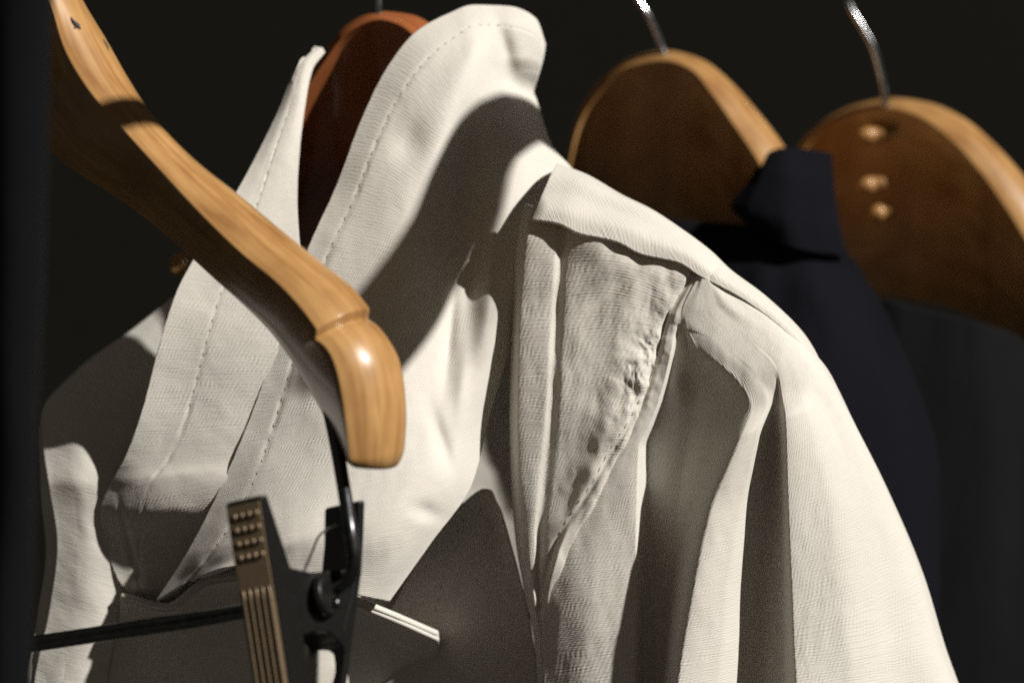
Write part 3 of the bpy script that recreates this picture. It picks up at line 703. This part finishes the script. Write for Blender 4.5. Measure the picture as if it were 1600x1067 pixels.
# dots and ribs on the front lever's face
le = [(407,776),(421,869),(432,936),(452,1067),(470,1180)]
def face_pt(t, s, out=0.0):
    yy = 776 + t*(1180-776); xx = np.interp(yy, [p[1] for p in le], [p[0] for p in le])
    p = V(xx, yy, zc(xx)); q = V(np.interp(yy+2, [p_[1] for p_ in le], [p_[0] for p_ in le]), yy+2, zc(np.interp(yy+2, [p_[1] for p_ in le], [p_[0] for p_ in le])))
    T = q - p; n = np.cross(T, WV); n /= np.linalg.norm(n)
    if n[1] > 0: n = -n
    return p + WV*s + n*out, n, T/np.linalg.norm(T)
wx = WV/np.linalg.norm(WV)
face_plate()
for r_ in range(4):
    for c_ in range(4):
        p, n, T = face_pt(.055 + .053*r_, .17 + .20*c_, 0)
        vs, fs = [], []
        for rr, h in ((1, -.2), (.95, .35), (.7, .8), (.3, 1.0)):
            for j in range(10):
                th = 2*math.pi*j/10; vs.append(p + n*.0004 + .00125*rr*(math.cos(th)*wx + math.sin(th)*T) + n*.0009*h)
        for i in range(3):
            for j in range(10): fs.append((i*10+j, i*10+(j+1) % 10, i*10+10+(j+1) % 10, i*10+10+j))
        fs.append(tuple(30+j for j in range(10)))
        mesh_obj('grip_dot', vs, fs, M_FACE_SHEEN, fl)
for c_ in range(5):
    pts = [face_pt(t, .14 + .18*c_, .0003)[0] for t in np.linspace(.335, .98, 14)]
    tube('grip_rib', pts, [.0003] + [.0011]*20 + [.0009], M_FACE_SHEEN, fl, 40, 8, raw=True)

wc = thing('white_cloth', 'small white cloth tip caught between the jaws of the black clip', 'cloth', V(515, 1090, 17))
Patch([[(486, 982, 17.0), (498, 978, 17.4), (512, 980, 17.4), (524, 990, 17.0)], [(480, 1020, 17.2), (500, 1018, 17.8), (520, 1020, 17.8), (538, 1026, 17.2)], [(476, 1070, 17.4), (500, 1070, 18.0), (524, 1070, 18.0), (545, 1070, 17.2)], [(474, 1180, 17.4), (498, 1180, 18.0), (522, 1180, 18.0), (540, 1180, 17.2)]], 40, 60, wrinkle(.1, .03, 0, 77), .2).build('cloth_fold', M_COTTON, wc, .0015)

# ------------------------------------------------------------------ dark garments
ns = thing('navy_shirt', 'dark navy shirt with pointed collar hanging behind the cream jacket', 'shirt', V(1230, 1100, -24))
rowsN = [
 [(1192,246,-21.5),(1205,236,-21),(1225,231,-20.8),(1265,234,-21),(1300,240,-21.5)],
 [(1168,285,-21),(1190,280,-20),(1225,276,-19.6),(1268,280,-20.4),(1304,290,-21.5)],
 [(1142,322,-20.5),(1172,330,-19.5),(1220,335,-19.2),(1268,340,-20.2),(1312,350,-21.5)],
 [(1160,345,-20.8),(1190,365,-20),(1230,385,-19.8),(1275,395,-20.6),(1325,400,-21.8)],
]
Patch(rowsN, 70, 60, wrinkle(.15, .05, .01, 61), .3).build('collar_leaf', M_NAVY, ns, .002)
rowsNB = [
 [(930,330,-26),(1000,335,-24),(1080,345,-22.5),(1150,350,-21.8),(1230,360,-21.6),(1330,400,-22.5)],
 [(930,450,-26),(1010,450,-23),(1090,450,-21.5),(1180,450,-20.6),(1270,470,-20.8),(1390,500,-23.5)],
 [(940,750,-26),(1050,750,-22.5),(1150,750,-21),(1250,750,-19.8),(1350,750,-21),(1470,760,-24.5)],
 [(950,1180,-26),(1060,1180,-22.5),(1170,1180,-20.5),(1270,1180,-19.6),(1370,1180,-21),(1480,1180,-24.5)],
]
Patch(rowsNB, 120, 120, wrinkle(.45, .12, .02, 63, .8, 4.0, .05, 110), .3).build('body_panel', M_NAVY, ns, .002)
bj = thing('black_jacket', 'black jacket hanging from the honey coloured wooden hanger', 'jacket', V(1480, 1100, -29))
rowsJ = [
 [(1290,470,-27.5),(1360,465,-26),(1430,480,-25.4),(1510,500,-25.4),(1580,520,-26),(1680,600,-28)],
 [(1290,620,-27.5),(1365,620,-25.6),(1440,620,-25),(1520,620,-24.8),(1600,640,-25.4),(1710,700,-28)],
 [(1290,850,-27.5),(1370,850,-25.2),(1450,850,-24.4),(1540,850,-24.4),(1630,850,-25.2),(1740,880,-28)],
 [(1290,1180,-27.5),(1380,1180,-25),(1470,1180,-24.2),(1560,1180,-24.2),(1650,1180,-25),(1760,1180,-28)],
]
Patch(rowsJ, 120, 120, wrinkle(.4, .1, .02, 67, .9, 4.0, .05, 120), .3).build('body_panel', M_BLACK, bj, .002)

# dark coat edge close to the lens on the left
dc = thing('dark_coat', 'dark navy coat edge hanging in front of the clip hanger', 'coat', V(20, 1100, 34))
rowsD = [
 [(-1100,-420,32),(-700,-420,34.5),(-260,-420,33),(-160,-420,35),(-60,-420,34.5),(20,-420,35.5),(72,-420,35.2),(90,-420,33.5)],
 [(-1100,-60,32),(-700,-60,34.5),(-260,-60,33),(-160,-60,35),(-60,-60,34.5),(20,-60,35.5),(66,-60,35.2),(84,-60,33.5)],
 [(-1100,300,32),(-700,300,34.5),(-260,300,33),(-160,300,35),(-60,300,34.2),(16,300,35.6),(58,300,35.2),(76,300,33.5)],
 [(-1100,700,32),(-700,700,34.5),(-260,700,33),(-160,700,35.2),(-60,700,34.2),(8,700,35.6),(44,700,35.2),(60,700,33.5)],
 [(-1100,1300,32),(-700,1300,34.5),(-260,1300,33),(-160,1300,35.2),(-60,1300,34.2),(0,1300,35.6),(32,1300,35.2),(46,1300,33.5)],
]
Patch(rowsD, 140, 120, wrinkle(.15, .05, .01, 71, .6, 3), .2).build('front_edge', M_COAT, dc, .003)

# round knob behind the arm
kb = thing('round_knob', 'small round brown wooden knob behind the hanger arm left of the collar', 'knob', V(284, 414, -14))
def knob():
    c = V(284, 413, -14); vs, fs = [], []; k = 28
    prof = [(0.0062, 0.004), (0.0068, 0.0), (0.0066, -.003), (.0056, -.0045), (.0045, -.004), (.0032, -.0042), (.0001, -.0048)]
    for r, y in prof:
        for j in range(k):
            th = 2*math.pi*j/k; vs.append(c + np.array([r*math.cos(th), y, r*math.sin(th)]))
    for i in range(len(prof)-1):
        for j in range(k): fs.append((i*k+j, i*k+(j+1) % k, (i+1)*k+(j+1) % k, (i+1)*k+j))
    fs.append(tuple(range(k))[::-1])
    return mesh_obj('knob_cap', vs, fs, M_WOOD, kb, uvs=[(v[0], v[2]) for v in vs])
knob()

# unseen hanger, added and shaped to cast shadows on collar and clip hanger
shadow_hanger = thing('coat_hanger', 'unseen wooden hanger added out of view to cast shadows on collar and clip hanger', 'hanger', (0.2, -0.17, 1.66), 'wooden hangers in a row')
Sn = np.array(SUN)
def lift(pts, patch, t=.35):
    F = patch.pix.reshape(-1, 3); out = []
    for x, y in pts:
        k = np.argmin((F[:, 0]-x)**2 + (F[:, 1]-y)**2)
        out.append(V(x, y, F[k, 2]) + Sn*t)
    return out
arm = lift([(565,560),(612,503),(655,440),(690,372),(716,290),(765,216),(840,192)], CR)
arm += [arm[-1] + np.array([.03, 0, -.006]), arm[-1] + np.array([.07, 0.01, -.03])]
tube('hanger_arm', arm, [.018,.0195,.0195,.0185,.0175,.0145,.013,.013,.013], M_WOOD, shadow_hanger, 90, 20, raw=True)
p0 = V(205, 178, 15.6) + Sn*.35  # separate bar, added to shade the clip hanger's arm
d = np.array([.62, .25, .25]); d /= np.linalg.norm(d)
tube('hanger_arm', [p0 - d*.07, p0 - d*.03, p0, p0 + d*.03, p0 + d*.08], .0078, M_WOOD, shadow_hanger, 40, 16, raw=True)
